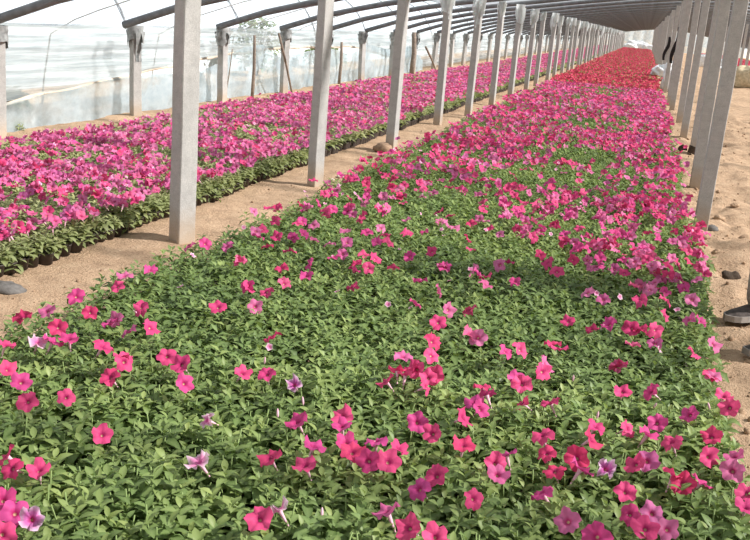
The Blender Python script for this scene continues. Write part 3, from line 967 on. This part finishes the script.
# empty black nursery pots lying by the outer posts
for k, (px, py, rx, lb) in enumerate([(682, 150, 1.3, 'empty black nursery pot lying on its side, farthest of three by outer posts'), (690.5, 155.5, .3, 'black nursery pot standing beside the third outer post'), (675, 164, 1.2, 'black nursery pot fallen against the flower edge, nearest of three')]):
    x, y, z = at_ground(px, py)
    root = link('nursery_pot', None, loc=(x, y, z + (.045 if rx > 1 else .005)), rot=(rx, 0, k * 1.9), scale=1.35)
    link('pot', POT, root); link('soil', PSOIL, root)
    tag(root, lb, 'pot', 'empty nursery pots by the outer posts')
# weed tufts on the path
for k, (px, py, lb) in enumerate([(367, 160, 'small green weed tuft on the path before the third post'), (18, 131, 'small weed at the foot of the side wall, near photo\'s left border')]):
    lf, _ = foliage(900 + k, 'hi', 7, 8, .9, .07, .03, .11)
    sit('weed_tuft', lf.mesh('weed_tuft', M['leaf_wall']), px, py, lb, 'weed', 'weeds on the sand', dz=0)


# crumbs of soil strewn over the trodden ground: past counting
tpl = []
for k in range(6):
    s_ = np.random.default_rng(700 + k); mb = MB(); V = []
    for i in range(5):
        for q in range(7):
            th, ph = PI * i / 4, 2 * PI * q / 7; e = .75 + .5 * s_.random()
            V.append((math.sin(th) * math.cos(ph) * e, math.sin(th) * math.sin(ph) * e, .65 * math.cos(th) * e))
    mb.add(V, [(i * 7 + q, i * 7 + (q + 1) % 7, (i + 1) * 7 + (q + 1) % 7, (i + 1) * 7 + q) for i in range(4) for q in range(7)]); tpl.append(stack_template(mb))
N = 2600
cx = np.concatenate([.55 + 2.6 * rng.random(2100) ** 1.3, -2.95 + .6 * rng.random(300), -6.2 + .9 * rng.random(N - 2400)])
cy = np.concatenate([3 + 19 * rng.random(2100) ** 1.5, 3.5 + 20 * rng.random(300), 6 + 14 * rng.random(N - 2400)])
cs = np.where(cx > 0, .005 + .021 * rng.random(N) ** 4, .004 + .012 * rng.random(N) ** 4)
db = Mass(); stamp_any(db, tpl, np.column_stack([cx, cy, gz(cx, cy) + cs * .2]), facing(N, (0, 0), .5), cs)
tag(link('soil_debris', db.mesh('soil_debris', M['debris'])), 'loose crumbs of dry soil strewn over the bare ground and paths', 'soil crumbs', kind='stuff')


def crumple(name, sx, sy, sz, mat, seed, amp=.22):
    """a slumped bag or bundle with folds"""
    s_ = np.random.default_rng(seed); off = s_.random(2) * 60; mb = MB(); seg, rings = 30, 18; V = []
    for i in range(rings + 1):
        th = PI * i / rings
        for k in range(seg):
            ph = 2 * PI * k / seg
            sgn = lambda v, e: math.copysign(abs(v) ** e, v)
            d = np.array([sgn(math.cos(ph), .7) * abs(math.sin(th)) ** .7, sgn(math.sin(ph), .7) * abs(math.sin(th)) ** .7, sgn(math.cos(th), .8)])
            q = 1 + amp * 2 * (fnoise(off[0] + 2.2 * d[0] + d[2], off[1] + 2.2 * d[1] + 1.5 * d[2], 4) - .5) + amp * .35 * math.sin(6 * ph + 5 * d[2] + off[0])
            p = d * q * np.array([sx, sy, sz]) * .5; p[2] = max(p[2], -sz * .42) + sz * .42; V.append(p)
    Fc = [(i * seg + k, i * seg + (k + 1) % seg, (i + 1) * seg + (k + 1) % seg, (i + 1) * seg + k) for i in range(rings) for k in range(seg)]
    mb.add(V, Fc); return mb.mesh(name, mat)


sit('burlap_sack', crumple('burlap_sack', 1.1, .8, .85, M['tansack'], 3), 743, 88, 'lumpy tan sack on the bare soil at the photo\'s edge', 'sack')
sit('woven_sack', crumple('woven_sack', .5, .5, .8, M['sack'], 4), 702, 67, 'white woven sack standing on soil behind the outer posts', 'sack')
sit('woven_sack', crumple('woven_sack', .9, .6, .55, M['bluesack'], 5), 716, 66, 'pale blue sack beside the white one behind the outer posts', 'sack')
sit('woven_sack', crumple('woven_sack', .8, .6, .32, M['sack'], 6), 717, 71, 'low whitish sack in front of the pale blue one', 'sack')
for k, (x, y, sx, sz, lb) in enumerate([(-1.7, 112, 1.5, .75, 'white bag at the far end of the red bed, first of the heap'), (-.6, 114, 1.9, .95, 'white bag at the far end of the red bed, middle of the heap'),
                                         (.35, 111, 1.5, .8, 'white bag at the far end of the red bed, nearest the outer posts'), (-1.2, 116, 2.2, 1.15, 'white bag on top behind the heap at the far end')]):
    tag(link('woven_sack', crumple('woven_sack', sx, 1.0, sz, M['sack'], 12 + k), loc=(x, y, 0)), lb, 'sack', 'white bags heaped at the far end')
# plastic sheeting bunched against the outer posts
tag(link('plastic_bundle', crumple('plastic_bundle', .46, .5, .85, M['sack'], 21, .42), loc=(.86, 29.9, 0)), 'shiny crumpled white plastic bundle at the corner of the red bed', 'plastic sheet', 'plastic bundles by the red bed')
tag(link('plastic_bundle', crumple('plastic_bundle', .55, .7, .35, M['sack'], 22, .45), loc=(.60, 33.8, .28)), 'white plastic sheet bunched higher, just behind the shiny bundle', 'plastic sheet', 'plastic bundles by the red bed')
tag(link('stone', lump('stone', .15, M['stone'], 44, (1, 1, .6), .4), loc=(.50, 27.6, .02)), 'dark lump before the crumpled plastic bundle', 'rock')
# black cloth strips hanging from the outer posts
for k, (n, z0, L, lb) in enumerate([(8, 1.82, .92, 'long black cloth strip hanging on an outer post, the nearer of two'), (11, 1.58, .78, 'black cloth strip hanging on an outer post, the farther of two')]):
    y = Y0 + SP * n - .09; x = RROW + .04 * math.sin(n * 2.6) - .02
    mb = MB()
    mb.grid(lambda u, v: (x + (u - .5) * .12 * (1 - .45 * abs(2 * v - .9)) + .04 * math.sin(6 * v) - .07 * v, y - .012 - .02 * math.sin(9 * u) - .01 * math.sin(5 * v), z0 - L * v), 5, 14)
    o = link('hanging_cloth_strip', mb.mesh('hanging_cloth_strip', M['black'])); md = o.modifiers.new('thickness', 'SOLIDIFY'); md.thickness = .006
    tag(o, lb, 'cloth', 'black strips on the outer posts')

# sticks and bushes along and beyond the side wall
for k, (a, b, r, lb) in enumerate([((-6.50, 9.1, .0), (-6.47, 9.2, .36), .010, 'short thin stick holding up the skirt sheet, nearest the camera'),
                                   ((-6.45, 14.0, .0), (-6.42, 14.15, .8), .010, 'thin leaning stick behind the bluish sheet past the third wall post'),
                                   ((-6.0, 14.05, .0), (-6.0, 14.05, 1.05), .028, 'dark upright wooden pole between the third and fourth wall posts'),
                                   ((-6.3, 19.5, .0), (-6.3, 19.5, .9), .035, 'dark wooden pole past the fifth wall post'),
                                   ((-6.0, 24.9, .0), (-6.05, 25.0, 1.15), .07, 'reddish thick wooden stake beside the eighth wall post'),
                                   ((-6.0, 26.35, .75), (-6.0, 28.0, .05), .03, 'wooden brace slanting down past the reddish stake'),
                                   ((-6.03, 15.15, 1.08), (-6.03, 15.95, .0), .022, 'bare branch leaning in front of the fourth wall post')]):
    mb = MB(); A, B = Vector(a), Vector(b); mid = A.lerp(B, .5) + Vector((.02, .02, 0)) * (r * 20)
    mb.tube([A, A.lerp(mid, .6), mid, B.lerp(mid, .4), B], [r, r * 1.05, r * .95, r * .9, r * .8], 7)
    if k == 6: mb.tube([mid, mid + Vector((.03, -.16, .16))], [r * .6, r * .3], 6)
    tag(link('wooden_stick', mb.mesh('wooden_stick', M['wood'])), lb, 'stick')


def bush(seed, R, h, n=420):
    s_ = np.random.default_rng(seed); lf = MB(); st = MB()
    for k in range(n):
        a, zz = s_.random() * 6.28, s_.random(); rr = R * math.sqrt(s_.random()) * abs(math.sin(PI * (.12 + .8 * zz))) ** .6
        V, Fc, pr = leaf(.16, .09, .6, 'mid')
        lf.add(put(V, s_.random() * 6.28, s_.uniform(-.6, .9), s_.uniform(-.6, .6), (rr * math.cos(a), rr * math.sin(a), h * (.12 + .85 * zz))), Fc, 0, s_.random(), pr)
    for k in range(7):
        a = s_.random() * 6.28; st.tube([(0, 0, -.05), (.2 * R * math.cos(a), .2 * R * math.sin(a), h * .35), (.6 * R * math.cos(a), .6 * R * math.sin(a), h * .8)], [.03, .02, .008], 6)
    return lf, st


for k, (x, y, R, h, lb) in enumerate([(-8.3, 19.6, .6, 1.25, 'dark green bush outside the film, past the fourth wall post'), (-7.6, 9.95, .26, .24, 'low dark shrub at the skirt sheet, before the second wall post'),
                                      (-7.6, 14.9, .3, .3, 'small dark shrub at the sheet behind the third wall post'), (-8.4, 24.5, .6, .6, 'low dark bush outside the film, past the sixth wall post')]):
    root = link('bush', None, loc=(x, y, 0)); lf, st = bush(70 + k, R, h)
    link('foliage', lf.mesh('foliage', M['bush']), root); link('branch', st.mesh('branch', M['wood']), root); tag(root, lb, 'bush')

# ------------------------------------------------------------------ the person at the photo's edge


def skinned(name, verts, edges, radii, mat, parent, root_i=0, sub=2):
    me = bpy.data.meshes.new(name); me.from_pydata([tuple(v) for v in verts], edges, []); me.materials.append(mat)
    o = link(name, me, parent)
    md = o.modifiers.new('skin', 'SKIN'); md.use_smooth_shade = True; md.branch_smoothing = .6
    for i, r in enumerate(radii):
        s = me.skin_vertices[0].data[i]; s.radius = (r, r) if np.isscalar(r) else r; s.use_root = (i == root_i)
    sb = o.modifiers.new('sub', 'SUBSURF'); sb.levels = sb.render_levels = sub
    return o


def build_person():
    # faces the bed (-X); local x forward is -X in the world
    px, py = .835, 5.07
    root = link('person', None, loc=(px, py, 0))
    tag(root, 'person in grey trousers and dark shoes standing on bare soil beside the wide bed', 'person')
    fy, ny = .36, -.36      # far and near foot
    zf = .012
    # body (skin): head, neck, torso core, arms, hands, ankles
    V = [(0, 0, .90), (0, 0, 1.08), (-.01, 0, 1.26), (-.02, 0, 1.40), (-.03, 0, 1.475), (-.055, 0, 1.535), (-.05, 0, 1.61), (-.04, 0, 1.67),
         (-.02, .17, 1.38), (.02, .24, 1.12), (.05, .25, .88), (-.02, -.17, 1.38), (.02, -.24, 1.12), (.05, -.25, .88),
         (0, .10, .86), (-.03, .22, .47), (.0, fy, .10), (0, -.10, .86), (.02, -.22, .47), (.10, ny, .10), (-.04, fy - .03, .05), (.05, ny, .05)]
    E = [(0, 1), (1, 2), (2, 3), (3, 4), (4, 5), (5, 6), (6, 7), (3, 8), (8, 9), (9, 10), (3, 11), (11, 12), (12, 13), (0, 14), (14, 15), (15, 16), (0, 17), (17, 18), (18, 19), (16, 20), (19, 21)]
    Rr = [(.10, .13), (.10, .12), (.11, .14), (.09, .10), .058, (.088, .075), (.108, .098), (.085, .078), .05, .038, .027, .05, .038, .027, .075, .052, .04, .075, .052, .04, .03, .03]
    skinned('body', V, E, Rr, M['skin'], root)
    # hands with five fingers each, slightly curled
    for s in (1, -1):
        w = Vector((.05, .25 * s, .88)); hv = [w, w + Vector((-.012, 0, -.06)), w + Vector((-.018, 0, -.10))]; he = [(0, 1), (1, 2)]; hr = [.026, .030, .024]
        for k, (off, L) in enumerate(((-.027, .062), (-.009, .075), (.010, .070), (.027, .054))):
            b = len(hv); hv += [w + Vector((-.018 + off, 0, -.10)), w + Vector((-.018 + off * 1.1, -.010 * s, -.10 - .62 * L)), w + Vector((-.020 + off * 1.1, -.028 * s, -.10 - 1.12 * L))]
            he += [(1, b), (b, b + 1), (b + 1, b + 2)]; hr += [.010, .009, .007]
        b = len(hv); hv += [w + Vector((-.045, -.01 * s, -.04)), w + Vector((-.058, -.02 * s, -.085))]; he += [(0, b), (b, b + 1)]; hr += [.011, .009]
        skinned('hand', hv, he, hr, M['skin'], root, 1, 1)
    # face
    for s in (1, -1):
        mb = MB(); mb.lathe([(.001, -.012), (.009, -.008), (.012, 0), (.009, .008), (.001, .012)], 10); link('eye', mb.mesh('eye', M['eye']), root, (-.126, .034 * s, 1.600), scale=.8)
        mb = MB(); mb.lathe([(.001, -.03), (.012, -.022), (.017, 0), (.015, .018), (.001, .03)], 10); link('ear', mb.mesh('ear', M['skin']), root, (-.045, .092 * s, 1.585), scale=(1, .5, 1))
    mb = MB(); mb.tube([(-.132, 0, 1.605), (-.150, 0, 1.585), (-.158, 0, 1.57), (-.132, 0, 1.56)], [.008, .011, .015, .010], 8); link('nose', mb.mesh('nose', M['skin']), root)
    mb = MB(); mb.tube([(-.122, -.024, 1.532), (-.134, 0, 1.532), (-.122, .024, 1.532)], [.003, .007, .003], 6); link('mouth', mb.mesh('mouth', M['tube']), root)
    mb = MB(); mb.grid(lambda u, v: (-.035 + .112 * math.sin(v * 1.75) * math.cos(2 * PI * u) * (.9 if math.cos(2 * PI * u) < 0 else 1), (.103 + .004 * math.sin(40 * u)) * math.sin(v * 1.75) * math.sin(2 * PI * u), 1.63 + .105 * math.cos(v * 1.75) - (.05 * v if math.cos(2 * PI * u) > -.2 else 0)), 24, 8)
    link('hair', mb.mesh('hair', M['hair']), root)
    # clothes
    V = [(0, 0, .92), (0, .105, .86), (-.035, .225, .47), (.0, fy, .06), (0, -.105, .86), (.02, -.225, .47), (.10, ny, .07), (0, 0, 1.06)]
    skinned('trousers', V, [(0, 1), (1, 2), (2, 3), (0, 4), (4, 5), (5, 6), (0, 7)], [(.14, .165), .105, .09, .088, .105, .09, .088, (.12, .14)], M['trouser'], root)
    V = [(0, 0, .84), (0, 0, 1.05), (-.01, 0, 1.26), (-.02, 0, 1.38), (-.03, 0, 1.455), (-.02, .17, 1.375), (.02, .24, 1.13), (.04, .247, .97), (-.02, -.17, 1.375), (.02, -.24, 1.13), (.04, -.247, .97)]
    skinned('shirt', V, [(0, 1), (1, 2), (2, 3), (3, 4), (3, 5), (5, 6), (6, 7), (3, 8), (8, 9), (9, 10)], [(.155, .185), (.145, .17), (.145, .17), (.135, .135), (.085, .085), .098, .062, .047, .098, .062, .047], M['shirt'], root)
    # shoes pointing at the bed
    for yy, ang, xo in ((fy, 40, 0), (ny, -4, .10)):
        mb = MB(); sole = MB()
        st = [(.075, .030, .075), (.05, .038, .085), (.0, .040, .088), (-.07, .044, .065), (-.13, .050, .052), (-.18, .047, .043), (-.215, .032, .034), (-.232, .012, .026)]
        Vv = []; seg = 14
        for x, w, h in st:
            for k in range(seg):
                a = PI * k / (seg - 1); Vv.append((x, w * math.cos(a), zf + .018 + (h - .018) * abs(math.sin(a)) ** .75))
        Fc = [(i * seg + k, i * seg + k + 1, (i + 1) * seg + k + 1, (i + 1) * seg + k) for i in range(len(st) - 1) for k in range(seg - 1)] + [tuple(range(seg)), tuple((len(st) - 1) * seg + k for k in range(seg))[::-1]]
        mb.add(Vv, Fc)
        o = link('shoe', mb.mesh('shoe', M['shoe']), root, (xo, yy, 0), (0, 0, math.radians(ang)), (1.05, 1.12, 1.3))
        out = [(x, w + .006) for x, w, h in st] + [(-.242, 0)] + [(x, -w - .006) for x, w, h in st[::-1]]
        n = len(out); sole.add([(x, y_, zf) for x, y_ in out] + [(x, y_, zf + .026) for x, y_ in out], [tuple(range(n))[::-1], tuple(range(n, 2 * n))] + [(k, (k + 1) % n, n + (k + 1) % n, n + k) for k in range(n)])
        link('sole', sole.mesh('sole', M['sole'], False), o)


build_person()

# ------------------------------------------------------------------ light
w = bpy.data.worlds.new('sky'); sc.world = w; w.use_nodes = True
bg = w.node_tree.nodes['Background']; bg.inputs[0].default_value = (.90, .96, 1.0, 1); bg.inputs[1].default_value = 0.66
sd = bpy.data.lights.new('sun', 'SUN'); sd.energy = 11.0; sd.angle = math.radians(3.0); sd.color = (1.0, .93, .86)
so = bpy.data.objects.new('sun', sd); COL.objects.link(so)
sv = Vector((.85, .12, .68)).normalized()        # toward the sun
so.rotation_euler = sv.to_track_quat('Z', 'Y').to_euler(); so.location = (20, 0, 30)

vs = sc.view_settings
sc.display_settings.display_device = 'sRGB'
vs.view_transform = 'Standard'; vs.look = 'None'; vs.gamma = 1.0; vs.use_curve_mapping = False
vs.exposure = 0.14
sc.cycles.use_denoising = True
sc.cycles.transparent_max_bounces = 16
sc.cycles.max_bounces = 8
